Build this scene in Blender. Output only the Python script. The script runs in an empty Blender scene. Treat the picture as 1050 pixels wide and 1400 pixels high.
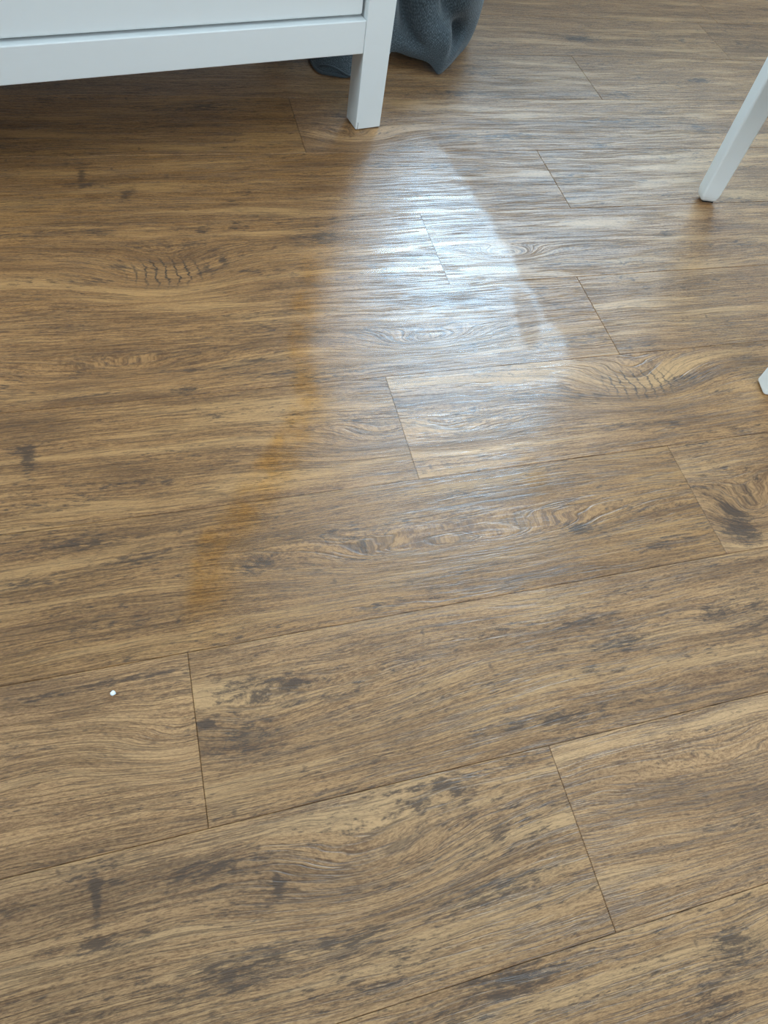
import bpy, bmesh, math, random
from mathutils import Matrix, Vector

# ------------------------------------------------------------------ camera, world, light, exposure
scene = bpy.context.scene
COL = scene.collection

cam_d = bpy.data.cameras.new('camera')
cam_d.sensor_fit = 'HORIZONTAL'
cam_d.sensor_width = 36.0
cam_d.lens = 33.048
cam_d.clip_start = 0.02
cam = bpy.data.objects.new('camera', cam_d)
COL.objects.link(cam)
CR = ((0.958962, 0.138412, -0.247455), (-0.245852, 0.840664, -0.482535), (0.141238, 0.523570, 0.840194))
cam.matrix_world = Matrix.Translation((0.0, -0.29209, 0.74908)) @ Matrix(CR).to_4x4()
scene.camera = cam

world = bpy.data.worlds.new('sky')
scene.world = world
world.use_nodes = True
world.node_tree.nodes['Background'].inputs['Color'].default_value = (0.62, 0.80, 1.0, 1)
world.node_tree.nodes['Background'].inputs['Strength'].default_value = 1.0

# the room: x right along the planks, y away from the camera, z up (metres)
RX0, RX1, RY0, RY1, RZ = -1.70, 2.90, -2.00, 2.30, 2.50
W1 = (0.96, 2.45, 0.88, 2.38)       # window in the back wall: x0, x1, z0, z1
W2 = (0.05, 1.75, 0.85, 2.22)       # window in the left wall: y0, y1, z0, z1
W3 = (0.10, 2.30, 1.05, 2.25)       # window in the wall behind the viewer: x0, x1, z0, z1


def area_light(name, loc, rot, sx, sy, power, color):
    d = bpy.data.lights.new(name, 'AREA')
    d.shape = 'RECTANGLE'
    d.size, d.size_y = sx, sy
    d.energy = power
    d.color = color
    o = bpy.data.objects.new(name, d)
    COL.objects.link(o)
    o.location = loc
    o.rotation_euler = rot
    return o


# daylight standing just outside each window opening
area_light('daylight_back_window', ((W1[0] + W1[1]) / 2, RY1 + 0.20, (W1[2] + W1[3]) / 2),
           (math.radians(-90), 0, 0), W1[1] - W1[0] + 0.1, W1[3] - W1[2] + 0.1, 152.0, (0.45, 0.74, 1.0))
area_light('daylight_side_window', (RX0 - 0.20, (W2[0] + W2[1]) / 2, (W2[2] + W2[3]) / 2),
           (math.radians(90), 0, math.radians(-90)), W2[1] - W2[0], W2[3] - W2[2], 84.0, (0.72, 0.90, 1.0))
area_light('daylight_near_window', ((W3[0] + W3[1]) / 2, RY0 - 0.20, (W3[2] + W3[3]) / 2),
           (math.radians(90), 0, 0), W3[1] - W3[0], W3[3] - W3[2], 47.0, (0.84, 0.94, 1.0))

vs = scene.view_settings
vs.view_transform = 'Standard'
vs.look = 'None'
vs.gamma = 1.0
vs.exposure = 0.25
vs.use_curve_mapping = False
cy = scene.cycles
cy.use_denoising = True
cy.denoising_input_passes = 'RGB_ALBEDO_NORMAL'
cy.denoising_prefilter = 'NONE'
cy.max_bounces = 4
cy.sample_clamp_indirect = 4.0
world.cycles.sampling_method = 'NONE'
cy.diffuse_bounces = 3
cy.glossy_bounces = 2
cy.transparent_max_bounces = 6
cy.caustics_reflective = False
cy.caustics_refractive = False


# ------------------------------------------------------------------ node expression helper
class NT:
    """Small arithmetic layer over a shader node tree."""

    def __init__(self, tree):
        self.t = tree

    def node(self, kind, **props):
        n = self.t.nodes.new(kind)
        for k, v in props.items():
            setattr(n, k, v)
        return n

    def put(self, sock, v):
        if isinstance(v, V):
            self.t.links.new(v.s, sock)
        elif isinstance(v, bpy.types.NodeSocket):
            self.t.links.new(v, sock)
        else:
            sock.default_value = v

    def m(self, op, a, b=None, c=None, clamp=False):
        n = self.node('ShaderNodeMath', operation=op, use_clamp=clamp)
        self.put(n.inputs[0], a)
        if b is not None:
            self.put(n.inputs[1], b)
        if c is not None:
            self.put(n.inputs[2], c)
        return V(self, n.outputs[0])

    def smooth(self, x, a, b, lo=0.0, hi=1.0):
        n = self.node('ShaderNodeMapRange', interpolation_type='SMOOTHSTEP')
        self.put(n.inputs['Value'], x)
        self.put(n.inputs['From Min'], a)
        self.put(n.inputs['From Max'], b)
        self.put(n.inputs['To Min'], lo)
        self.put(n.inputs['To Max'], hi)
        return V(self, n.outputs['Result'])

    def vec(self, x, y, z=0.0):
        n = self.node('ShaderNodeCombineXYZ')
        self.put(n.inputs[0], x)
        self.put(n.inputs[1], y)
        self.put(n.inputs[2], z)
        return n.outputs[0]

    def noise(self, vec, scale=1.0, detail=2.0, rough=0.5, dist=0.0):
        n = self.node('ShaderNodeTexNoise')
        self.put(n.inputs['Vector'], vec)
        n.inputs['Scale'].default_value = scale
        n.inputs['Detail'].default_value = detail
        n.inputs['Roughness'].default_value = rough
        n.inputs['Distortion'].default_value = dist
        return V(self, n.outputs['Fac'])

    def mix(self, fac, a, b, mode='MIX'):
        n = self.node('ShaderNodeMix', data_type='RGBA', blend_type=mode)
        self.put(n.inputs[0], fac)
        for s, v in ((n.inputs[6], a), (n.inputs[7], b)):
            if isinstance(v, tuple) and len(v) == 3:
                v = v + (1.0,)
            self.put(s, v)
        return n.outputs[2]


class V:
    def __init__(self, nt, s):
        self.nt, self.s = nt, s

    def __add__(self, o): return self.nt.m('ADD', self, o)
    def __radd__(self, o): return self.nt.m('ADD', o, self)
    def __sub__(self, o): return self.nt.m('SUBTRACT', self, o)
    def __rsub__(self, o): return self.nt.m('SUBTRACT', o, self)
    def __mul__(self, o): return self.nt.m('MULTIPLY', self, o)
    def __rmul__(self, o): return self.nt.m('MULTIPLY', o, self)
    def __truediv__(self, o): return self.nt.m('DIVIDE', self, o)


def new_mat(name):
    m = bpy.data.materials.new(name)
    m.use_nodes = True
    nt = NT(m.node_tree)
    return m, nt, m.node_tree.nodes['Principled BSDF']


def paint(name, col, rough=0.4, grain=0.0, bump=0.0, scale=60.0):
    m, nt, p = new_mat(name)
    tc = nt.node('ShaderNodeTexCoord')
    n = nt.noise(tc.outputs['Object'], scale, 3.0, 0.6)
    c2 = tuple(c * (1 - grain) for c in col)
    nt.put(p.inputs['Base Color'], nt.mix(n, col, c2))
    p.inputs['Roughness'].default_value = rough
    if bump:
        b = nt.node('ShaderNodeBump')
        b.inputs['Strength'].default_value = bump
        b.inputs['Distance'].default_value = 0.0006
        nt.put(b.inputs['Height'], n)
        nt.put(p.inputs['Normal'], b.outputs[0])
    return m


# ------------------------------------------------------------------ oak grain (shared node group)
def build_grain_group():
    g = bpy.data.node_groups.new('oak_grain', 'ShaderNodeTree')
    for nm in ('x', 'y', 'seed', 'warp', 'bias'):
        g.interface.new_socket(nm, in_out='INPUT', socket_type='NodeSocketFloat')
    for nm in ('streak', 'broad', 'dark', 'emboss', 'flat'):
        g.interface.new_socket(nm, in_out='OUTPUT', socket_type='NodeSocketFloat')
    nt = NT(g)
    gi = nt.node('NodeGroupInput')
    go = nt.node('NodeGroupOutput')
    x, y, sd, wp, bias = (V(nt, gi.outputs[i]) for i in range(5))
    z = sd * 7.31
    n1 = nt.noise(nt.vec(x * 1.6, y * 7.0, z), 1.0, 1.0)
    n2 = nt.noise(nt.vec(x * 9.0, y * 30.0, z + 3.0), 1.0, 2.0)
    v = y + (n1 - 0.5) * 0.045 + (n2 - 0.5) * 0.010 + wp
    # brushed fibres, streaks and broad growth bands
    fine = nt.noise(nt.vec(x * 24.0, v * 540.0, z + 11.0), 1.0, 3.0, 0.72)
    fleck = nt.noise(nt.vec(x * 190.0, v * 1050.0, z + 13.0), 1.0, 2.0, 0.75)
    med = nt.noise(nt.vec(x * 4.5, v * 195.0, z + 17.0), 1.0, 2.0, 0.6)
    broad = nt.noise(nt.vec(x * 3.2, v * 34.0, z + 23.0), 1.0, 2.0, 0.55)
    streak = nt.smooth(fine * 0.42 + med * 0.13 + fleck * 0.45, 0.395, 0.605)
    # dark mineral stain: a ragged field that knots and smudges push over its threshold
    rag = nt.noise(nt.vec(x * 55.0, v * 270.0, z + 37.0), 1.0, 4.0, 0.74)
    pat = nt.noise(nt.vec(x * 6.5, v * 30.0, z + 41.0), 1.0, 2.0, 0.6)
    dark = nt.smooth(rag * 1.05 + pat * 0.42 + bias, 0.76, 0.97)
    # tiny nicks that run across the grain
    vo = nt.node('ShaderNodeTexVoronoi', feature='F1')
    nt.put(vo.inputs['Vector'], nt.vec(x * 30.0 + (rag - 0.5) * 0.35, y * 15.0, z))
    vo.inputs['Scale'].default_value = 1.0
    sepc = nt.node('ShaderNodeSeparateColor')
    nt.put(sepc.inputs[0], vo.outputs['Color'])
    nick = nt.smooth(V(nt, vo.outputs['Distance']), 0.03, 0.10, 1.0, 0.0) * nt.m('GREATER_THAN', V(nt, sepc.outputs[0]), 0.62)
    pore = nt.smooth(fleck * 0.5 + fine * 0.5, 0.41, 0.32)
    groove = nt.smooth(nt.m('ABSOLUTE', med - 0.5), 0.0, 0.05)
    line = (1.0 - groove) * nt.smooth(rag, 0.70, 0.40)
    dark = nt.m('MAXIMUM', dark, nt.m('MAXIMUM', nick * 0.7, nt.m('MAXIMUM', pore * 0.6, line * 0.72)))
    # embossing: brushed grooves, with smooth unbrushed islands between
    isl = nt.smooth(broad, 0.60, 0.63)
    emb = (groove * 0.8 + med * 0.6) * (1.0 - isl) + isl * 1.1
    for nm, val in (('streak', streak), ('broad', broad), ('dark', dark), ('emboss', emb), ('flat', isl)):
        nt.put(go.inputs[nm], val)
    return g


GRAIN = build_grain_group()


def grain(nt, x, y, seed, warp=0.0, bias=0.0):
    n = nt.node('ShaderNodeGroup')
    n.node_tree = GRAIN
    for k, v in (('x', x), ('y', y), ('seed', seed), ('warp', warp), ('bias', bias)):
        nt.put(n.inputs[k], v)
    return {o.name: V(nt, o) for o in n.outputs}


PW, PL = 0.18, 1.22        # plank width and length


def plank_material(seed, tone=1.0, warm=0.5, feats=(), ox=0.0, oy=0.0):
    """Oak-look vinyl plank; feats are knots, smudges and wavy figures in world x, y."""
    m, nt, p = new_mat('oak_plank')
    tc = nt.node('ShaderNodeTexCoord')
    sep = nt.node('ShaderNodeSeparateXYZ')
    nt.put(sep.inputs[0], tc.outputs['Object'])
    x, y = V(nt, sep.outputs[0]), V(nt, sep.outputs[1])
    warp, dark, bias = None, None, None
    add = lambda a, b: b if a is None else a + b
    mx = lambda a, b: b if a is None else nt.m('MAXIMUM', a, b)
    for kind, fx, fy, rx, ry, st in feats:
        dx = (x - (fx - ox)) / rx
        dy = (y - (fy - oy)) / ry
        d2 = dx * dx + dy * dy
        if kind == 'knot':
            warp = add(warp, nt.m('EXPONENT', d2 * -0.35) * (ry * 0.4))
            bias = add(bias, nt.m('EXPONENT', d2 * -0.9) * (st * 0.26))
            d = nt.m('SQRT', d2)
            rag = nt.noise(nt.vec(x * 90.0, y * 150.0, seed * 3.0), 1.0, 2.0, 0.7) - 0.5
            ring = nt.smooth(nt.m('ABSOLUTE', nt.m('SINE', d * 5.0 + rag * 6.0)), 0.0, 0.5, 1.0, 0.0)
            dark = mx(dark, ring * nt.smooth(d + rag, 0.5, 2.4, 1.0, 0.0) * (st * 0.65))
        elif kind == 'blot':
            bias = add(bias, nt.m('EXPONENT', d2 * -0.9) * (st * 0.205))
        elif kind == 'wave':
            d = nt.m('SQRT', d2)
            rag = nt.noise(nt.vec(x * 90.0, y * 150.0, seed * 3.0), 1.0, 2.0, 0.7) - 0.5
            body = nt.smooth(d + rag * 0.7, 0.45, 1.05, 1.0, 0.0)
            wob = nt.noise(nt.vec(x * 26.0, y * 85.0, seed), 1.0, 3.0, 0.65) - 0.5
            ph = (x - (fx - ox)) * 410.0 + wob * 8.5 + dy * dy * 4.0 + dy * 2.0
            ln = nt.smooth(nt.m('ABSOLUTE', nt.m('SINE', ph * 0.5)), 0.10, 0.50, 1.0, 0.0)
            dark = mx(dark, ln * body * nt.smooth(rag, -0.25, 0.10, 0.35, 1.0) * st)
            warp = add(warp, nt.m('EXPONENT', d2 * -0.6) * (ry * 1.1))
        elif kind == 'eye':
            # long cathedral arches bending round a point
            warp = add(warp, nt.m('EXPONENT', d2 * -1.0) * st)
    g = grain(nt, x, y, float(seed), warp if warp is not None else 0.0, bias if bias is not None else 0.0)
    A = (0.078, 0.033, 0.0120)
    B = (0.330, 0.165, 0.065)
    C = (0.570, 0.340, 0.158)
    wm = (1.10, 0.97, 0.72)
    gy = (0.98, 1.0, 1.10)
    tint = tuple((a * warm + b * (1 - warm)) * tone for a, b in zip(wm, gy))
    A, B, C = (tuple(c * t for c, t in zip(k, tint)) for k in (A, B, C))
    base = nt.mix(g['streak'], tuple(0.62 * a + 0.38 * b for a, b in zip(A, B)), tuple(0.65 * b + 0.35 * c for b, c in zip(B, C)))
    base = nt.mix(nt.smooth(g['broad'], 0.48, 0.74) * 0.55, base, C)
    base = nt.mix(nt.smooth(g['broad'], 0.50, 0.27) * 0.45, base, A)
    base = nt.mix(g['dark'] * 0.84, base, (0.050 * tone, 0.027 * tone, 0.0165 * tone))
    if dark is not None:
        base = nt.mix(nt.m('MINIMUM', dark, 1.0) * 0.9, base, (0.036, 0.0235, 0.017))
    nt.put(p.inputs['Base Color'], base)
    nt.put(p.inputs['Roughness'], g['streak'] * -0.06 + 0.46)
    p.inputs['IOR'].default_value = 1.5
    b = nt.node('ShaderNodeBump')
    b.inputs['Strength'].default_value = 0.6
    b.inputs['Distance'].default_value = 0.0010
    nt.put(b.inputs['Height'], g['emboss'])
    nt.put(p.inputs['Normal'], b.outputs[0])
    return m


# ------------------------------------------------------------------ mesh helpers
def link(name, me, mats, parent=None):
    o = bpy.data.objects.new(name, me)
    for mt in (mats if isinstance(mats, (list, tuple)) else [mats]):
        me.materials.append(mt)
    COL.objects.link(o)
    if parent is not None:
        o.parent = parent
    return o


def finish(name, bm, mat, parent=None, smooth=False):
    me = bpy.data.meshes.new(name)
    bmesh.ops.recalc_face_normals(bm, faces=bm.faces)
    bm.to_mesh(me)
    bm.free()
    if smooth:
        for f in me.polygons:
            f.use_smooth = True
    return link(name, me, mat, parent)


def add_box(bm, x0, x1, y0, y1, z0, z1, bevel=0.0, seg=2):
    vs_ = [bm.verts.new((x, y, z)) for z in (z0, z1) for x, y in ((x0, y0), (x1, y0), (x1, y1), (x0, y1))]
    fs = [(0, 3, 2, 1), (4, 5, 6, 7), (0, 1, 5, 4), (1, 2, 6, 5), (2, 3, 7, 6), (3, 0, 4, 7)]
    faces = [bm.faces.new([vs_[i] for i in f]) for f in fs]
    if bevel:
        es = {e for f in faces for e in f.edges}
        bmesh.ops.bevel(bm, geom=list(es), offset=bevel, segments=seg, affect='EDGES', profile=0.5)


def box(name, dims, mat, parent=None, bevel=0.0, seg=2):
    bm = bmesh.new()
    add_box(bm, *dims, bevel=bevel, seg=seg)
    return finish(name, bm, mat, parent, smooth=False)


def empty(name, loc, rz=0.0):
    o = bpy.data.objects.new(name, None)
    COL.objects.link(o)
    o.location = loc
    o.rotation_euler = (0, 0, rz)
    return o


def tag(o, label, cat=None, group=None, kind=None):
    if label:
        o['label'] = label
    if cat:
        o['category'] = cat
    if group:
        o['group'] = group
    if kind:
        o['kind'] = kind
    return o


# ------------------------------------------------------------------ room shell
M_WALL = paint('wall_paint', (0.74, 0.745, 0.74), 0.9, 0.06, 0.1, 200)
M_CEIL = paint('ceiling_paint', (0.78, 0.77, 0.75), 0.95, 0.04)
M_SUB = paint('subfloor', (0.035, 0.025, 0.018), 0.9, 0.3)
M_TRIM = paint('trim_paint', (0.75, 0.75, 0.73), 0.4, 0.03)
M_FRAME = paint('window_frame_white', (0.80, 0.81, 0.81), 0.35, 0.02)


def glass_material():
    m, nt, p = new_mat('window_glass')
    m.node_tree.nodes.remove(p)
    tr = nt.node('ShaderNodeBsdfTransparent')
    gl = nt.node('ShaderNodeBsdfGlossy')
    gl.inputs['Roughness'].default_value = 0.02
    mx = nt.node('ShaderNodeMixShader')
    fr = nt.node('ShaderNodeFresnel')
    fr.inputs['IOR'].default_value = 1.3
    nt.put(mx.inputs[0], fr.outputs[0])
    nt.put(mx.inputs[1], tr.outputs[0])
    nt.put(mx.inputs[2], gl.outputs[0])
    nt.put(m.node_tree.nodes['Material Output'].inputs['Surface'], mx.outputs[0])
    return m


M_GLASS = glass_material()
T = 0.12
floor = box('floor', (RX0, RX1, RY0, RY1, -0.06, -0.006), M_SUB)
tag(floor, 'brown oak-look plank floor laid in staggered rows', None, None, 'structure')
ceil = box('ceiling', (RX0 - T, RX1 + T, RY0 - T, RY1 + T, RZ, RZ + 0.1), M_CEIL)
tag(ceil, 'plain white ceiling', None, None, 'structure')


def wall_with_hole(name, label, horizontal, at, a0, a1, hole, outward):
    bm = bmesh.new()

    def seg(u0, u1, z0, z1):
        lo, hi = (at, at + outward * T) if outward > 0 else (at + outward * T, at)
        if horizontal:
            add_box(bm, u0, u1, lo, hi, z0, z1)
        else:
            add_box(bm, lo, hi, u0, u1, z0, z1)
    if hole:
        h0, h1, z0, z1 = hole
        seg(a0, h0, -0.06, RZ)
        seg(h1, a1, -0.06, RZ)
        seg(h0, h1, -0.06, z0)
        seg(h0, h1, z1, RZ)
    else:
        seg(a0, a1, -0.06, RZ)
    return tag(finish(name, bm, M_WALL), label, None, None, 'structure')


wall_with_hole('wall_back', 'pale wall with a window behind the chest of drawers', True, RY1, RX0 - T, RX1 + T, W1, 1)
wall_with_hole('wall_left', 'pale side wall with a wide window', False, RX0, RY0, RY1, W2, -1)
wall_with_hole('wall_right', 'plain pale side wall', False, RX1, RY0, RY1, None, 1)
wall_with_hole('wall_front', 'pale wall with a wide window behind the viewer', True, RY0, RX0 - T, RX1 + T, W3, -1)


def window(name, label, horizontal, at, hole, outward):
    a0, a1, z0, z1 = hole
    root = tag(empty(name, (0, 0, 0)), label, None, None, 'structure')
    d0, d1 = sorted((at + outward * 0.05, at + outward * 0.10))

    def bar(nm, u0, u1, w0, w1, mat=M_FRAME, q0=d0, q1=d1):
        if horizontal:
            return box(nm, (u0, u1, q0, q1, w0, w1), mat, root)
        return box(nm, (q0, q1, u0, u1, w0, w1), mat, root)
    fw = 0.045
    bar('window_frame', a0, a0 + fw, z0, z1)
    bar('window_frame', a1 - fw, a1, z0, z1)
    bar('window_frame', a0 + fw, a1 - fw, z0, z0 + fw)
    bar('window_frame', a0 + fw, a1 - fw, z1 - fw, z1)
    g0, g1 = sorted((at + outward * 0.07, at + outward * 0.076))
    bar('pane', a0 + fw, a1 - fw, z0 + fw, z1 - fw, M_GLASS, g0, g1)
    s0, s1 = sorted((at - outward * 0.04, at + outward * 0.05))
    bar('window_sill', a0, a1, z0 - 0.025, z0, M_FRAME, s0, s1)


window('window_1', 'single white framed window in the back wall', True, RY1, W1, 1)
window('window_2', 'wide white framed window in the side wall', False, RX0, W2, -1)
window('window_3', 'wide white framed window behind the viewer', True, RY0, W3, -1)
for nm, dims in (('baseboard_back', (RX0, RX1, RY1 - 0.014, RY1, 0.0005, 0.07)),
                 ('baseboard_right', (RX1 - 0.014, RX1, RY0, RY1 - 0.014, 0.0005, 0.07)),
                 ('baseboard_left', (RX0, RX0 + 0.014, RY0, RY1 - 0.014, 0.0005, 0.07))):
    tag(box(nm, dims, M_TRIM, None, 0.003, 1), 'narrow white skirting board at the foot of the wall', None, None, 'structure')

# ------------------------------------------------------------------ floor planks
JOINT = {-3: 0.93, -2: 0.3255, -1: -0.036, 0: 0.6588, 1: 0.2795, 2: 0.6640, 3: 0.4345, 4: 0.7285, 5: 0.2695, 6: 0.9560, 7: 1.393}
# knots, smudges and figures, by (row, side of the joint): kind, x, y, half length, half width, strength
FEAT = {
    (-3, 'L'): [('blot', 0.205, -0.372, 0.055, 0.012, .75), ('blot', -0.02, -0.42, 0.07, 0.016, .6), ('blot', 0.382, -0.434, 0.05, 0.02, .8),
                ('knot', 0.44, -0.40, 0.022, 0.012, .7)],
    (-2, 'L'): [('blot', -0.140, -0.188, 0.022, 0.009, .85), ('blot', -0.139, -0.216, 0.0042, 0.022, 1.2), ('blot', -0.137, -0.250, 0.016, 0.009, .8),
                ('blot', 0.019, -0.240, 0.004, 0.015, 1.1), ('blot', 0.017, -0.254, 0.014, 0.005, .75), ('blot', -0.045, -0.214, 0.035, 0.014, .35),
                ('blot', 0.225, -0.297, 0.055, 0.011, .85), ('blot', 0.28, -0.268, 0.05, 0.010, .7), ('blot', 0.195, -0.193, 0.032, 0.009, .85),
                ('blot', -0.023, -0.303, 0.06, 0.012, .7), ('blot', 0.076, -0.305, 0.035, 0.010, .75), ('blot', 0.10, -0.345, 0.06, 0.010, .7),
                ('eye', 0.12, -0.26, 0.12, 0.05, 0.03)],
    (-2, 'R'): [('blot', 0.50, -0.30, 0.07, 0.010, .5), ('eye', 0.55, -0.27, 0.16, 0.05, 0.03)],
    (-1, 'L'): [('blot', -0.080, -0.0165, 0.060, 0.0035, .8), ('blot', -0.165, -0.019, 0.055, 0.0035, .75), ('blot', -0.22, -0.07, 0.04, 0.006, .5),
                ('eye', -0.05, -0.09, 0.07, 0.03, 0.03)],
    (-1, 'R'): [('knot', 0.012, -0.103, 0.030, 0.017, .75), ('blot', -0.022, -0.078, 0.028, 0.006, .9), ('blot', 0.05, -0.062, 0.05, 0.006, .75),
                ('blot', 0.045, -0.125, 0.03, 0.007, .7), ('blot', -0.027, -0.083, 0.008, 0.008, .9), ('blot', 0.02, -0.050, 0.035, 0.007, .6),
                ('eye', 0.10, -0.095, 0.16, 0.05, 0.016), ('knot', 0.600, -0.077, 0.018, 0.012, .65), ('knot', 0.46, -0.086, 0.03, 0.010, .6),
                ('blot', 0.331, -0.154, 0.05, 0.007, .75), ('blot', 0.423, -0.052, 0.05, 0.006, .75), ('blot', 0.55, -0.118, 0.06, 0.010, .6),
                ('blot', 0.145, -0.15, 0.04, 0.005, .6), ('blot', 0.655, -0.09, 0.03, 0.03, .55)],
    (0, 'L'): [('knot', 0.055, 0.095, 0.022, 0.012, .75), ('knot', 0.469, 0.075, 0.020, 0.008, .85), ('blot', -0.139, 0.152, 0.045, 0.012, .65),
               ('blot', -0.075, 0.125, 0.03, 0.007, .5), ('blot', 0.184, 0.013, 0.03, 0.006, .75), ('blot', -0.21, 0.115, 0.05, 0.012, .4),
               ('eye', 0.31, 0.075, 0.20, 0.028, 0.045), ('blot', 0.57, 0.03, 0.03, 0.008, .6)],
    (0, 'R'): [('knot', 0.702, 0.032, 0.022, 0.022, .95), ('blot', 0.70, 0.062, 0.022, 0.012, .7), ('eye', 0.75, 0.05, 0.08, 0.05, 0.05)],
    (1, 'L'): [('blot', -0.195, 0.272, 0.008, 0.028, .85), ('blot', -0.20, 0.296, 0.022, 0.009, .7), ('blot', -0.155, 0.215, 0.055, 0.012, .75),
               ('blot', -0.06, 0.228, 0.05, 0.007, .7), ('blot', -0.10, 0.33, 0.02, 0.006, .6), ('eye', 0.26, 0.25, 0.10, 0.03, 0.03)],
    (1, 'R'): [('wave', 0.672, 0.300, 0.088, 0.040, .9), ('blot', 0.60, 0.288, 0.022, 0.008, .85), ('blot', 0.735, 0.302, 0.030, 0.006, .8),
               ('blot', 0.792, 0.270, 0.028, 0.007, .75), ('blot', 0.787, 0.192, 0.014, 0.007, .9), ('blot', 0.85, 0.20, 0.035, 0.009, .7),
               ('blot', 0.60, 0.225, 0.05, 0.006, .6), ('blot', 0.69, 0.216, 0.020, 0.010, .6), ('eye', 0.36, 0.245, 0.12, 0.03, 0.03), ('blot', 0.48, 0.30, 0.02, 0.008, .5)],
    (2, 'L'): [('knot', 0.003, 0.370, 0.016, 0.007, .95), ('blot', 0.035, 0.404, 0.050, 0.0045, .85), ('blot', 0.120, 0.411, 0.055, 0.005, .85),
               ('blot', 0.11, 0.385, 0.06, 0.006, .7), ('blot', -0.15, 0.375, 0.09, 0.005, .7), ('eye', -0.08, 0.41, 0.2, 0.025, 0.025),
               ('eye', 0.36, 0.42, 0.12, 0.025, 0.04), ('blot', 0.58, 0.52, 0.05, 0.008, .6)],
    (2, 'R'): [('blot', 0.80, 0.50, 0.08, 0.007, .5), ('blot', 0.72, 0.43, 0.03, 0.02, .3)],
    (3, 'L'): [('wave', 0.000, 0.606, 0.080, 0.042, 1.0), ('blot', -0.100, 0.594, 0.040, 0.007, .9), ('blot', -0.075, 0.622, 0.022, 0.005, .9),
               ('blot', 0.058, 0.600, 0.020, 0.006, .95), ('blot', 0.085, 0.624, 0.007, 0.014, .9), ('blot', 0.128, 0.597, 0.026, 0.005, .9),
               ('blot', -0.093, 0.702, 0.022, 0.011, .9), ('blot', -0.185, 0.704, 0.055, 0.009, .8), ('blot', 0.236, 0.662, 0.055, 0.026, .8),
               ('blot', 0.12, 0.70, 0.014, 0.013, .6), ('blot', 0.06, 0.70, 0.010, 0.015, .6), ('blot', 0.0, 0.665, 0.12, 0.010, .55)],
    (3, 'R'): [('knot', 0.886, 0.637, 0.018, 0.010, .7), ('eye', 0.56, 0.605, 0.06, 0.02, 0.035), ('blot', 0.70, 0.57, 0.08, 0.008, .6), ('blot', 1.0, 0.60, 0.06, 0.008, .5)],
    (4, 'L'): [('blot', -0.113, 0.850, 0.0065, 0.026, 1.0), ('blot', -0.108, 0.822, 0.030, 0.007, .75), ('blot', -0.05, 0.787, 0.008, 0.014, 1.0),
               ('blot', -0.035, 0.806, 0.010, 0.014, .6), ('blot', 0.118, 0.766, 0.016, 0.013, .75), ('blot', 0.145, 0.786, 0.012, 0.010, .7),
               ('blot', 0.40, 0.86, 0.07, 0.008, .5), ('blot', 0.02, 0.84, 0.005, 0.012, .6)],
    (4, 'R'): [('blot', 0.90, 0.80, 0.05, 0.01, .4)],
    (5, 'L'): [('blot', 0.12, 1.04, 0.05, 0.02, .6), ('blot', 0.05, 0.98, 0.08, 0.01, .5)],
    (5, 'R'): [('knot', 0.874, 0.912, 0.022, 0.010, .8), ('knot', 1.143, 0.973, 0.022, 0.011, .8), ('blot', 0.70, 0.95, 0.10, 0.006, .6),
               ('eye', 0.38, 0.94, 0.10, 0.04, 0.04), ('blot', 0.98, 1.0, 0.12, 0.007, .6), ('blot', 0.55, 0.93, 0.09, 0.006, .5)],
    (6, 'L'): [('blot', 0.60, 1.10, 0.14, 0.009, .5)],
    (6, 'R'): [('knot', 1.25, 1.165, 0.024, 0.010, .8), ('blot', 1.45, 1.20, 0.10, 0.009, .7), ('knot', 1.02, 1.10, 0.02, 0.01, .5)],
    (7, 'L'): [('knot', 1.010, 1.338, 0.040, 0.012, .85), ('blot', 1.30, 1.345, 0.012, 0.022, .7)],
    (7, 'R'): [('blot', 1.50, 1.33, 0.10, 0.010, .6), ('blot', 1.46, 1.345, 0.010, 0.014, .8)],
}
TONE_AND_LIGHT = {(-1, 'L'): (1.12, .40), (-1, 'R'): (0.98, .45), (-2, 'L'): (1.03, .30), (-2, 'R'): (1.14, .22), (0, 'L'): (0.86, .8), (0, 'R'): (1.0, .4),  # plank tones; left planks warmed, near and right ones greyed, painting in the light
        (1, 'L'): (0.90, .8), (1, 'R'): (1.02, .6), (2, 'L'): (0.95, .8), (2, 'R'): (1.05, .45), (3, 'L'): (0.96, .85), (3, 'R'): (1.02, .5),
        (4, 'L'): (0.92, .8), (4, 'R'): (1.0, .4), (5, 'L'): (0.84, .8), (5, 'R'): (1.0, .5), (6, 'L'): (0.92, .4), (6, 'R'): (1.04, .4),
        (-3, 'L'): (1.03, .35), (7, 'L'): (1.0, .4), (7, 'R'): (0.94, .4)}


def plank_mesh(length, width=PW):
    """A plank with a micro-bevelled top edge; origin at its near left corner, top face at z = 0."""
    g, c, h = 0.0002, 0.0006, 0.005
    bm = bmesh.new()
    rings = []
    for ins, z in ((g, -h), (g, -c), (g + c, 0.0)):
        rings.append([bm.verts.new(q) for q in ((ins, ins, z), (length - ins, ins, z), (length - ins, width - ins, z), (ins, width - ins, z))])
    bm.faces.new(rings[0][::-1])
    bm.faces.new(rings[2])
    for a, b in ((0, 1), (1, 2)):
        for i in range(4):
            j = (i + 1) % 4
            bm.faces.new((rings[a][i], rings[a][j], rings[b][j], rings[b][i]))
    me = bpy.data.meshes.new('plank')
    bm.to_mesh(me)
    bm.free()
    return me


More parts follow.
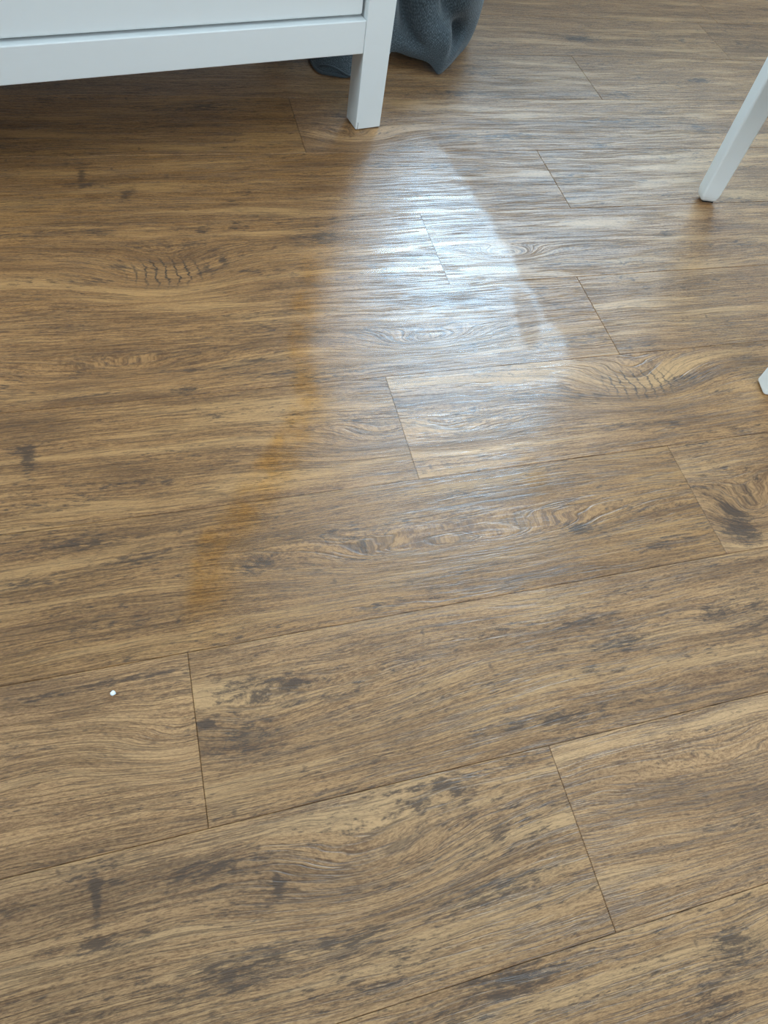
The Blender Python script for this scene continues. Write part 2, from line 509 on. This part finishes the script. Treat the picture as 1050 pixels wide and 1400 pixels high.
rng = random.Random(4)
SEED = {}
PLANK_FULL = plank_mesh(PL)
PLANK_FULL.materials.append(None)
plain = [plank_material(200 + i, 0.95 + 0.05 * (i % 3), 0.5) for i in range(4)]
k0, k1 = math.floor(RY0 / PW) + 1, math.floor(RY1 / PW)
for k in range(k0, k1 + 1):
    j = JOINT.get(k, rng.uniform(0.0, 1.22))
    y0, wid = k * PW, min(PW, RY1 - k * PW)
    if wid < 0.02:
        continue
    n0 = math.floor((RX0 - j) / PL)
    n1 = math.ceil((RX1 - j) / PL)
    for n in range(n0, n1):
        xa, xb = j + n * PL, j + (n + 1) * PL
        ca, cb = max(xa, RX0), min(xb, RX1)
        if cb - ca < 0.01:
            continue
        side = 'L' if n == -1 else 'R' if n == 0 else None
        seed = (k + 5) * 4 + (n + 2) + 0.5
        if side and (k, side) in TONE_AND_LIGHT:
            tone, warm = TONE_AND_LIGHT[(k, side)]
            mat = plank_material(seed, tone, warm, FEAT.get((k, side), ()), ca, y0)
            SEED[(k, side)] = seed
        else:
            mat = plain[(k * 3 + n) % 4]
        if wid == PW and ca == xa and cb == xb:
            me = PLANK_FULL
        else:
            me = plank_mesh(cb - ca, wid)
            me.materials.append(None)
        o = bpy.data.objects.new('plank', me)
        COL.objects.link(o)
        o.location = (ca, y0, 0)
        o.material_slots[0].link = 'OBJECT'
        o.material_slots[0].material = mat
        o.parent = floor


# ------------------------------------------------------------------ glossy wet film on the planks
OUT = [(0.500, 0.950), (0.455, 0.942), (0.418, 0.925), (0.342, 0.864), (0.264, 0.733), (0.204, 0.626), (0.164, 0.513), (0.138, 0.426), (0.140, 0.343),
       (0.079, 0.249), (0.007, 0.168), (-0.031, 0.109), (-0.046, 0.004), (0.0, -0.06), (0.10, -0.10), (0.24, -0.115), (0.40, -0.08), (0.50, 0.0),
       (0.50, 0.12), (0.515, 0.20), (0.552, 0.29), (0.592, 0.345), (0.581, 0.424), (0.572, 0.491), (0.566, 0.637), (0.552, 0.802), (0.533, 0.905), (0.522, 0.940)]


def seg_dist(px, py, a, b):
    vx, vy = b[0] - a[0], b[1] - a[1]
    t = max(0.0, min(1.0, ((px - a[0]) * vx + (py - a[1]) * vy) / (vx * vx + vy * vy)))
    return math.hypot(px - a[0] - t * vx, py - a[1] - t * vy)


def sdf(px, py):
    d = min(seg_dist(px, py, OUT[i], OUT[(i + 1) % len(OUT)]) for i in range(len(OUT)))
    ins = False
    for i in range(len(OUT)):
        (xa, ya), (xb, yb) = OUT[i], OUT[(i + 1) % len(OUT)]
        if (ya > py) != (yb > py) and px < (xb - xa) * (py - ya) / (yb - ya) + xa:
            ins = not ins
    return d if ins else -d


def sstep(a, b, t):
    t = max(0.0, min(1.0, (t - a) / (b - a)))
    return t * t * (3 - 2 * t)


def film_material():
    m, nt, p = new_mat('wet_film')
    m.node_tree.nodes.remove(p)
    tc = nt.node('ShaderNodeTexCoord')
    sep = nt.node('ShaderNodeSeparateXYZ')
    nt.put(sep.inputs[0], tc.outputs['Object'])
    x, y = V(nt, sep.outputs[0]), V(nt, sep.outputs[1])
    # which plank lies below: its row, its end joint and its grain
    row = nt.m('FLOOR', y / PW)
    seed, lx = None, None
    for k in range(-1, 6):
        on = nt.m('COMPARE', row, float(k), 0.25)
        right = nt.m('GREATER_THAN', x, JOINT[k])
        s = on * (SEED[(k, 'L')] + right * (SEED[(k, 'R')] - SEED[(k, 'L')]))
        l = on * (x - JOINT[k] + (1.0 - right) * PL)
        seed = s if seed is None else seed + s
        lx = l if lx is None else lx + l
    g = grain(nt, lx, y - row * PW, seed)
    at = nt.node('ShaderNodeAttribute', attribute_name='cover')
    ed = nt.node('ShaderNodeAttribute', attribute_name='rim')
    cover, rim = V(nt, at.outputs['Fac']), V(nt, ed.outputs['Fac'])
    mott = nt.noise(nt.vec(x * 26.0, y * 26.0, 1.0), 1.0, 4.0, 0.6)
    speck = nt.noise(nt.vec(x * 900.0, y * 900.0, 2.0), 1.0, 1.0, 0.5)
    b = nt.node('ShaderNodeBump')
    b.inputs['Strength'].default_value = 0.38
    b.inputs['Distance'].default_value = 0.0008
    nt.put(b.inputs['Height'], g['emboss'] + speck * 0.04)
    fr = nt.node('ShaderNodeFresnel')
    fr.inputs['IOR'].default_value = 1.50
    nt.put(fr.inputs['Normal'], b.outputs[0])
    gl = nt.node('ShaderNodeBsdfGlossy')
    nt.put(gl.inputs['Roughness'], 0.27 - g['flat'] * 0.07)
    nt.put(gl.inputs['Normal'], b.outputs[0])
    film = V(nt, fr.outputs[0]) * cover * nt.smooth(mott, 0.25, 0.6, 0.80, 1.02)
    nt.put(gl.inputs['Color'], nt.vec(film, film, film))
    tr = nt.node('ShaderNodeBsdfTransparent')
    nt.put(tr.inputs['Color'], nt.mix(rim * nt.smooth(mott, 0.35, 0.6, 0.25, 1.0), (1.0, 1.0, 1.0), (0.96, 0.86, 0.66)))
    ad = nt.node('ShaderNodeAddShader')
    nt.put(ad.inputs[0], tr.outputs[0])
    nt.put(ad.inputs[1], gl.outputs[0])
    nt.put(m.node_tree.nodes['Material Output'].inputs['Surface'], ad.outputs[0])
    return m


def wet_film():
    st = 0.0055
    x0, y0 = -0.08, -0.15
    nx, ny = int(0.72 / st), int(1.16 / st)
    pts, cov, rim = {}, [], []
    verts, faces = [], []
    rg = random.Random(9)
    for iy in range(ny + 1):
        for ix in range(nx + 1):
            px, py = x0 + ix * st, y0 + iy * st
            s = sdf(px + 0.004 * math.sin(py * 61 + 1.3 * math.sin(px * 40)), py + 0.005 * math.sin(px * 47 + 2 * math.sin(py * 33)))
            if s < -0.012:
                continue
            low = sstep(0.24, -0.05, py)                # the near half thins out gradually
            soft = 0.012 + 0.16 * sstep(0.42, 0.05, py) + 0.05 * sstep(0.45, 0.15, px)
            c = sstep(-0.004, soft, s) * (1.0 - 0.35 * low) * (1.0 - 0.52 * sstep(0.58, 0.93, py))
            c *= 1.0 - 0.45 * sstep(0.42, 0.56, px) * sstep(0.30, 0.55, py)
            # dry oval inside the film near its right edge
            hx, hy = (px - (0.545 - 0.30 * max(0, 0.47 - py))) / 0.020, (py - 0.455) / 0.070
            c *= 1.0 - 0.75 * sstep(1.15, 0.75, math.hypot(hx, hy))
            left = sstep(0.40, 0.20, px - 0.25 * max(0.0, py - 0.3))
            r = sstep(0.0, 0.020, s) * sstep(0.075, 0.022, s) * left * sstep(-0.02, 0.1, py) * sstep(0.75, 0.5, py) * 0.85
            r = max(r, 0.5 * sstep(0.032, 0.01, math.hypot((px - 0.44) * 1.2, (py - 0.155) * 0.45)))
            pts[(ix, iy)] = len(verts)
            verts.append((px, py, 0.00035))
            cov.append(c)
            rim.append(r)
    for (ix, iy), a in pts.items():
        q = [pts.get((ix + 1, iy)), pts.get((ix + 1, iy + 1)), pts.get((ix, iy + 1))]
        if None not in q:
            faces.append([a] + q)
    me = bpy.data.meshes.new('wet_patch')
    me.from_pydata(verts, [], faces)
    for nm, vals in (('cover', cov), ('rim', rim)):
        at = me.attributes.new(nm, 'FLOAT', 'POINT')
        at.data.foreach_set('value', vals)
    o = link('wet_patch', me, film_material())
    return tag(o, 'glossy wet patch on the floor planks reflecting the bright window', 'wet patch')


wet_film()

# ------------------------------------------------------------------ white chest of drawers
M_WHITE = paint('white_lacquer', (0.80, 0.815, 0.80), 0.38, 0.02, 0.03, 30)
M_INNER = paint('drawer_box_board', (0.35, 0.30, 0.24), 0.7, 0.1)
M_DARK = paint('dark_gap', (0.02, 0.02, 0.02), 0.8, 0.1)
M_PAD = paint('felt_pad', (0.015, 0.017, 0.02), 0.95, 0.3)


def chest():
    az = math.radians(11.15)
    right_front = Vector((0.4276, 0.9795, 0.0))       # right front corner of the right front leg, on the floor
    W, D, H = 1.08, 0.50, 0.96
    lw, ld = 0.0512, 0.0428
    root = empty('chest_of_drawers', right_front, az)
    tag(root, 'white lacquered chest of drawers on square legs', 'chest of drawers')
    # local frame: x to the left is negative, y away from the front
    for sx in (0, 1):
        for sy in (0, 1):
            xa = -lw if sx == 0 else -W
            ya = 0.0 if sy == 0 else D - ld
            leg = box('leg', (xa, xa + lw, ya, ya + ld, 0.0012, H - 0.022), M_WHITE, root, 0.0014, 2)
            if sx == 0 and sy == 0:
                bm = bmesh.new()
                add_box(bm, -lw - 0.00025, -lw + 0.0042, -0.00025, 0.0012, 0.0016, 0.0016 + 0.0006)
                add_box(bm, -lw + 0.0036, -lw + 0.0042, -0.00025, 0.0012, 0.002, 0.0145)
                c = finish('edge_chip', bm, M_DARK, leg)
                c['label'] = 'thin dark split in the paint at the foot'
            box('foot_pad', (xa + 0.004, xa + lw - 0.004, ya + 0.004, ya + ld - 0.004, 0.0, 0.0012), M_PAD, leg)
    z0, z1 = 0.1337, 0.1862
    box('front_rail', (-W + lw, -lw, 0.0022, 0.024, z0, z1), M_WHITE, root, 0.0016, 2)
    box('back_rail', (-W + lw, -lw, D - 0.024, D - 0.003, z0, z1), M_WHITE, root, 0.0014, 1)
    for xa in (-lw + 0.010, -W + 0.012):
        box('side_panel', (xa, xa + 0.028, ld, D - ld, z0, H - 0.022), M_WHITE, root, 0.001, 1)
    box('back_panel', (-W + lw, -lw, D - 0.012, D - 0.006, z1, H - 0.022), M_INNER, root)
    box('bottom_panel', (-W + lw, -lw - 0.001, 0.026, D - 0.025, z0 + 0.006, z0 + 0.018), M_INNER, root)
    box('top', (-W - 0.024, 0.024, -0.020, D + 0.004, H - 0.022, H), M_WHITE, root, 0.004, 3)
    rows = [(z1, 0.445), (0.445, 0.695), (0.695, H - 0.022)]
    gap = 0.0035
    for i, (a, b) in enumerate(rows):
        if i:
            box('drawer_rail', (-W + lw, -lw, 0.010, 0.026, a - 0.008, a + 0.008), M_WHITE, root)
        lo = a + (gap if i == 0 else 0.008 + gap)
        hi = b - (0.008 + gap if i < 2 else gap)
        d = box('drawer_front', (-W + lw + gap, -lw - gap, 0.0125, 0.030, lo, hi), M_WHITE, root, 0.004, 3)
        box('drawer_box', (-W + lw + 0.02, -lw - 0.02, 0.030, D - 0.04, lo + 0.012, hi - 0.03), M_INNER, d)
        for kx in (-W * 0.26, -W * 0.74):
            bm = bmesh.new()
            prof = [(0.008, 0.0), (0.007, 0.010), (0.012, 0.015), (0.0165, 0.020), (0.0165, 0.025), (0.012, 0.029), (0.0, 0.030)]
            ringsv = []
            for r, h in prof:
                if r == 0:
                    ringsv.append([bm.verts.new((kx, 0.0125 - h, (lo + hi) / 2))])
                else:
                    ringsv.append([bm.verts.new((kx + r * math.cos(t * math.pi / 8), 0.0125 - h, (lo + hi) / 2 + r * math.sin(t * math.pi / 8))) for t in range(16)])
            for ra, rb in zip(ringsv, ringsv[1:]):
                for t in range(16):
                    u = (t + 1) % 16
                    if len(rb) == 1:
                        bm.faces.new((ra[t], ra[u], rb[0]))
                    else:
                        bm.faces.new((ra[t], ra[u], rb[u], rb[t]))
            finish('knob', bm, M_WHITE, d, smooth=True)
    return root


chest()


# ------------------------------------------------------------------ white chair at the right edge
def tapered_leg(name, p0, p1, s0, s1, mat, parent, az, round_foot=True):
    """Square leg from floor point p0 to p1 with rounded edges; section grows from s0 to s1."""
    bm = bmesh.new()
    prof = []
    if round_foot:
        prof = [(0.0, 0.52), (0.002, 0.74), (0.006, 0.90), (0.012, 0.98), (0.018, 1.0)]
    else:
        prof = [(0.0, 0.95), (0.002, 1.0)]
    zs = [(z, k) for z, k in prof] + [(p1[2] * f, 1.0) for f in (0.3, 0.65, 1.0)]
    rings = []
    ca, sa = math.cos(az), math.sin(az)
    for z, kk in zs:
        t = z / p1[2]
        cx, cy = p0[0] + (p1[0] - p0[0]) * t, p0[1] + (p1[1] - p0[1]) * t
        hx = (s0[0] + (s1[0] - s0[0]) * t) / 2 * kk
        hy = (s0[1] + (s1[1] - s0[1]) * t) / 2 * kk
        r = 0.0045
        ring = []
        for qx, qy, a0 in ((1, 1, 0), (-1, 1, 90), (-1, -1, 180), (1, -1, 270)):
            for a in (0, 30, 60, 90):
                an = math.radians(a0 + a)
                lx, ly = qx * (hx - r) + r * math.cos(an), qy * (hy - r) + r * math.sin(an)
                ring.append(bm.verts.new((cx + lx * ca - ly * sa, cy + lx * sa + ly * ca, p0[2] + z)))
        rings.append(ring)
    n = len(rings[0])
    for ra, rb in zip(rings, rings[1:]):
        for i in range(n):
            bm.faces.new((ra[i], ra[(i + 1) % n], rb[(i + 1) % n], rb[i]))
    bm.faces.new(rings[0][::-1])
    bm.faces.new(rings[-1])
    return finish(name, bm, mat, parent, smooth=False)


def chair():
    az = math.radians(-13.0)
    root = empty('chair', (0.8674, 0.2484, 0.0), az)
    tag(root, 'white painted wooden chair with square legs at the right edge', 'chair')
    # local frame at the near left corner of the near left leg
    sw, sd = 0.0345, 0.034
    near = [(sw / 2, sd / 2), (0.47 - sw / 2, sd / 2)]
    far = [(0.0265 + 0.020, 0.4885 + 0.018), (0.4435 - 0.020, 0.4885 + 0.018)]
    pad = 0.0025
    for i, (x, y) in enumerate(near):
        l = tapered_leg('leg', (x, y, pad), (x, y, 0.425), (sw, sd), (0.042, 0.042), M_WHITE, root, 0, round_foot=False)
        box('felt_pad', (x - 0.013, x + 0.013, y - 0.013, y + 0.013, 0.0, pad), M_PAD, l)
    for i, (x, y) in enumerate(far):
        l = tapered_leg('leg', (x, y, pad), (x, y + 0.03, 0.90), (0.036, 0.030), (0.060, 0.044), M_WHITE, root, 0)
        box('felt_pad', (x - 0.008, x + 0.014, y - 0.008, y + 0.008, 0.0, pad), M_PAD, l)
    box('seat_rail', (0.04, 0.43, 0.006, 0.026, 0.365, 0.425), M_WHITE, root, 0.002, 1)
    box('seat_rail', (0.08, 0.39, 0.490, 0.508, 0.365, 0.425), M_WHITE, root, 0.002, 1)
    for s in (0, 1):
        bm = bmesh.new()
        xa, xb = (0.012, 0.050) if s == 0 else (0.458, 0.420)
        w = 0.018 if s == 0 else -0.018
        vs_ = [bm.verts.new(q) for q in ((xa, 0.03, 0.365), (xa + w, 0.03, 0.365), (xb + w, 0.485, 0.365), (xb, 0.485, 0.365),
                                         (xa, 0.03, 0.425), (xa + w, 0.03, 0.425), (xb + w, 0.485, 0.425), (xb, 0.485, 0.425))]
        for f in ((0, 3, 2, 1), (4, 5, 6, 7), (0, 1, 5, 4), (1, 2, 6, 5), (2, 3, 7, 6), (3, 0, 4, 7)):
            bm.faces.new([vs_[i] for i in f])
        finish('seat_rail', bm, M_WHITE, root)
    bm = bmesh.new()
    out = [(-0.012, -0.015), (0.482, -0.015), (0.440, 0.475), (0.030, 0.475)]
    lo = [bm.verts.new((x, y, 0.4255)) for x, y in out]
    hi = [bm.verts.new((x, y, 0.4455)) for x, y in out]
    bm.faces.new(lo[::-1])
    bm.faces.new(hi)
    for i in range(4):
        bm.faces.new((lo[i], lo[(i + 1) % 4], hi[(i + 1) % 4], hi[i]))
    bmesh.ops.bevel(bm, geom=list(bm.edges), offset=0.005, segments=2, affect='EDGES', profile=0.5)
    finish('seat', bm, M_WHITE, root)
    box('back_rail', (0.080, 0.392, 0.510, 0.532, 0.82, 0.89), M_WHITE, root, 0.003, 1)
    box('back_rail', (0.082, 0.388, 0.500, 0.522, 0.52, 0.56), M_WHITE, root, 0.003, 1)
    for x in (0.15, 0.225, 0.30):
        box('slat', (x, x + 0.03, 0.508, 0.520, 0.56, 0.82), M_WHITE, root, 0.002, 1)
    return root


chair()


# ------------------------------------------------------------------ grey cloth beside the chest
def cloth_material():
    m, nt, p = new_mat('grey_weave')
    tc = nt.node('ShaderNodeTexCoord')
    uv = nt.node('ShaderNodeUVMap')
    sep = nt.node('ShaderNodeSeparateXYZ')
    nt.put(sep.inputs[0], uv.outputs[0])
    u, v = V(nt, sep.outputs[0]), V(nt, sep.outputs[1])
    wob = nt.noise(nt.vec(u * 30.0, v * 30.0, 0.0), 1.0, 2.0)
    a = nt.m('SINE', u * 900.0 + wob * 6.0)
    b = nt.m('SINE', v * 900.0 + wob * 6.0)
    fleck = nt.noise(nt.vec(u * 500.0, v * 160.0, 3.0), 1.0, 3.0, 0.7)
    t = nt.smooth(fleck + (a * b) * 0.06, 0.42, 0.68)
    patch = nt.noise(nt.vec(u * 12.0, v * 12.0, 7.0), 1.0, 3.0)
    col = nt.mix(t, (0.026, 0.034, 0.039), (0.135, 0.162, 0.175))
    col = nt.mix(patch * 0.4, col, (0.045, 0.056, 0.062))
    nt.put(p.inputs['Base Color'], col)
    p.inputs['Roughness'].default_value = 0.9
    p.inputs['Sheen Weight'].default_value = 0.25
    bp = nt.node('ShaderNodeBump')
    bp.inputs['Strength'].default_value = 0.6
    bp.inputs['Distance'].default_value = 0.0008
    nt.put(bp.inputs['Height'], a * b * 0.5 + fleck)
    nt.put(p.inputs['Normal'], bp.outputs[0])
    return m


def catmull(pts, n):
    out = []
    m = len(pts)
    for i in range(m - 1):
        p0, p1, p2, p3 = pts[max(i - 1, 0)], pts[i], pts[i + 1], pts[min(i + 2, m - 1)]
        for k in range(n):
            t = k / n
            out.append(tuple(0.5 * (2 * b + (c - a) * t + (2 * a - 5 * b + 4 * c - d) * t * t + (3 * b - a - 3 * c + d) * t ** 3)
                             for a, b, c, d in zip(p0, p1, p2, p3)))
    out.append(tuple(pts[-1]))
    return out


def tube(name, path, r, mat, parent, n=8):
    bm = bmesh.new()
    rings = []
    for i, q in enumerate(path):
        a, b = Vector(path[max(i - 1, 0)]), Vector(path[min(i + 1, len(path) - 1)])
        t = (b - a).normalized()
        s = t.cross(Vector((0, 0, 1)))
        s = s.normalized() if s.length > 1e-4 else Vector((1, 0, 0))
        w = s.cross(t)
        rings.append([bm.verts.new(Vector(q) + s * (r * math.cos(2 * math.pi * k / n)) + w * (r * math.sin(2 * math.pi * k / n))) for k in range(n)])
    for ra, rb in zip(rings, rings[1:]):
        for k in range(n):
            bm.faces.new((ra[k], ra[(k + 1) % n], rb[(k + 1) % n], rb[k]))
    bm.faces.new(rings[0][::-1])
    bm.faces.new(rings[-1])
    return finish(name, bm, mat, parent, smooth=True)


def cloth():
    M = cloth_material()
    hem = [(.338, 1.235, .008), (.340, 1.195, .004), (.349, 1.167, .003), (.374, 1.157, .003), (.405, 1.152, .003), (.450, 1.172, .009), (.502, 1.202, .027),
           (.544, 1.196, .022), (.577, 1.181, .020), (.591, 1.175, .012), (.603, 1.168, .002), (.630, 1.190, .006), (.660, 1.221, .012), (.697, 1.262, .022),
           (.722, 1.330, .022), (.730, 1.420, .006)]
    r1 = [(.346, 1.245, .030), (.347, 1.208, .026), (.356, 1.178, .018), (.380, 1.168, .021), (.408, 1.164, .024), (.453, 1.184, .034), (.505, 1.205, .047),
          (.544, 1.196, .040), (.580, 1.180, .040), (.597, 1.173, .034), (.613, 1.172, .026), (.640, 1.196, .030), (.667, 1.226, .035), (.702, 1.262, .036),
          (.728, 1.328, .045), (.737, 1.42, .03)]
    r2 = [(.356, 1.258, .060), (.357, 1.223, .056), (.366, 1.194, .052), (.388, 1.184, .054), (.413, 1.180, .056), (.457, 1.199, .062), (.508, 1.214, .072),
          (.536, 1.262, .070), (.560, 1.196, .062), (.592, 1.182, .066), (.622, 1.186, .066), (.648, 1.262, .056), (.668, 1.236, .060), (.706, 1.262, .060),
          (.734, 1.328, .075), (.745, 1.42, .06)]
    r3 = [(.368, 1.275, .100), (.369, 1.243, .098), (.376, 1.214, .096), (.394, 1.203, .098), (.420, 1.199, .100), (.462, 1.216, .106), (.508, 1.226, .114),
          (.534, 1.290, .114), (.562, 1.210, .108), (.592, 1.212, .112), (.612, 1.252, .108), (.645, 1.212, .108), (.676, 1.226, .104), (.714, 1.276, .100),
          (.742, 1.335, .115), (.752, 1.42, .10)]
    r4 = [(x + .010, y + .022, z + .060) for x, y, z in r3]
    r5 = [(x + .006, y + .058, z + .045 + .02 * math.sin(i * 1.7)) for i, (x, y, z) in enumerate(r4)]
    r6 = [(x, y + .075, z - .005) for x, y, z in r5]
    r7 = [(x, y + .060, z - .075) for x, y, z in r6]
    r8 = [(x, y + .030, max(0.004, z - .120)) for x, y, z in r7]
    rows = [catmull(r, 4) for r in (hem, r1, r2, r3, r4, r5, r6, r7, r8)]
    cols = [catmull([r[i] for r in rows], 5) for i in range(len(rows[0]))]
    nu, nv = len(cols), len(cols[0])
    me = bpy.data.meshes.new('cloth')
    me.from_pydata([c for col in cols for c in col], [], [(i * nv + j, (i + 1) * nv + j, (i + 1) * nv + j + 1, i * nv + j + 1) for i in range(nu - 1) for j in range(nv - 1)])
    uvl = me.uv_layers.new(name='UVMap')
    for poly in me.polygons:
        poly.use_smooth = True
        for li in poly.loop_indices:
            vi = me.loops[li].vertex_index
            uvl.data[li].uv = ((vi // nv) / nu * 0.62, (vi % nv) / nv * 0.50)
    o = link('cloth', me, M)
    so = o.modifiers.new('thickness', 'SOLIDIFY')
    so.thickness = 0.0022
    so.offset = 0.0
    tag(o, 'dark grey woven cloth lying crumpled behind the white leg of the chest', 'cloth')
    lip = [(x, y - 0.0005, z + 0.001) for x, y, z in hem[:7]]
    h = tube('hem', catmull(lip, 5), 0.0028, M, o)
    h['label'] = 'rolled stitched hem of the cloth'
    fold = [(.350, 1.176, .010), (.362, 1.164, .017), (.378, 1.156, .017), (.396, 1.151, .010), (.412, 1.150, .005), (.440, 1.162, .007)]
    tube('hem_fold', catmull(fold, 5), 0.0024, M, o)


cloth()


# ------------------------------------------------------------------ crumb
def crumb():
    M = paint('crumb_white', (0.90, 0.92, 0.93), 0.7, 0.05)
    bm = bmesh.new()
    bmesh.ops.create_icosphere(bm, subdivisions=2, radius=0.0028)
    rg = random.Random(2)
    for v in bm.verts:
        v.co *= 0.78 + 0.4 * rg.random()
        v.co.x = max(-0.0026, min(0.0028, v.co.x))
        v.co.z *= 0.6
    lo = min(v.co.z for v in bm.verts)
    for v in bm.verts:
        v.co.z -= lo
    o = finish('crumb', bm, M)
    o.location = (-0.114, -0.030, 0.0002)
    o.rotation_euler = (0, 0, 0.5)
    tag(o, 'tiny white crumb lying on a floor plank', 'crumb')


crumb()
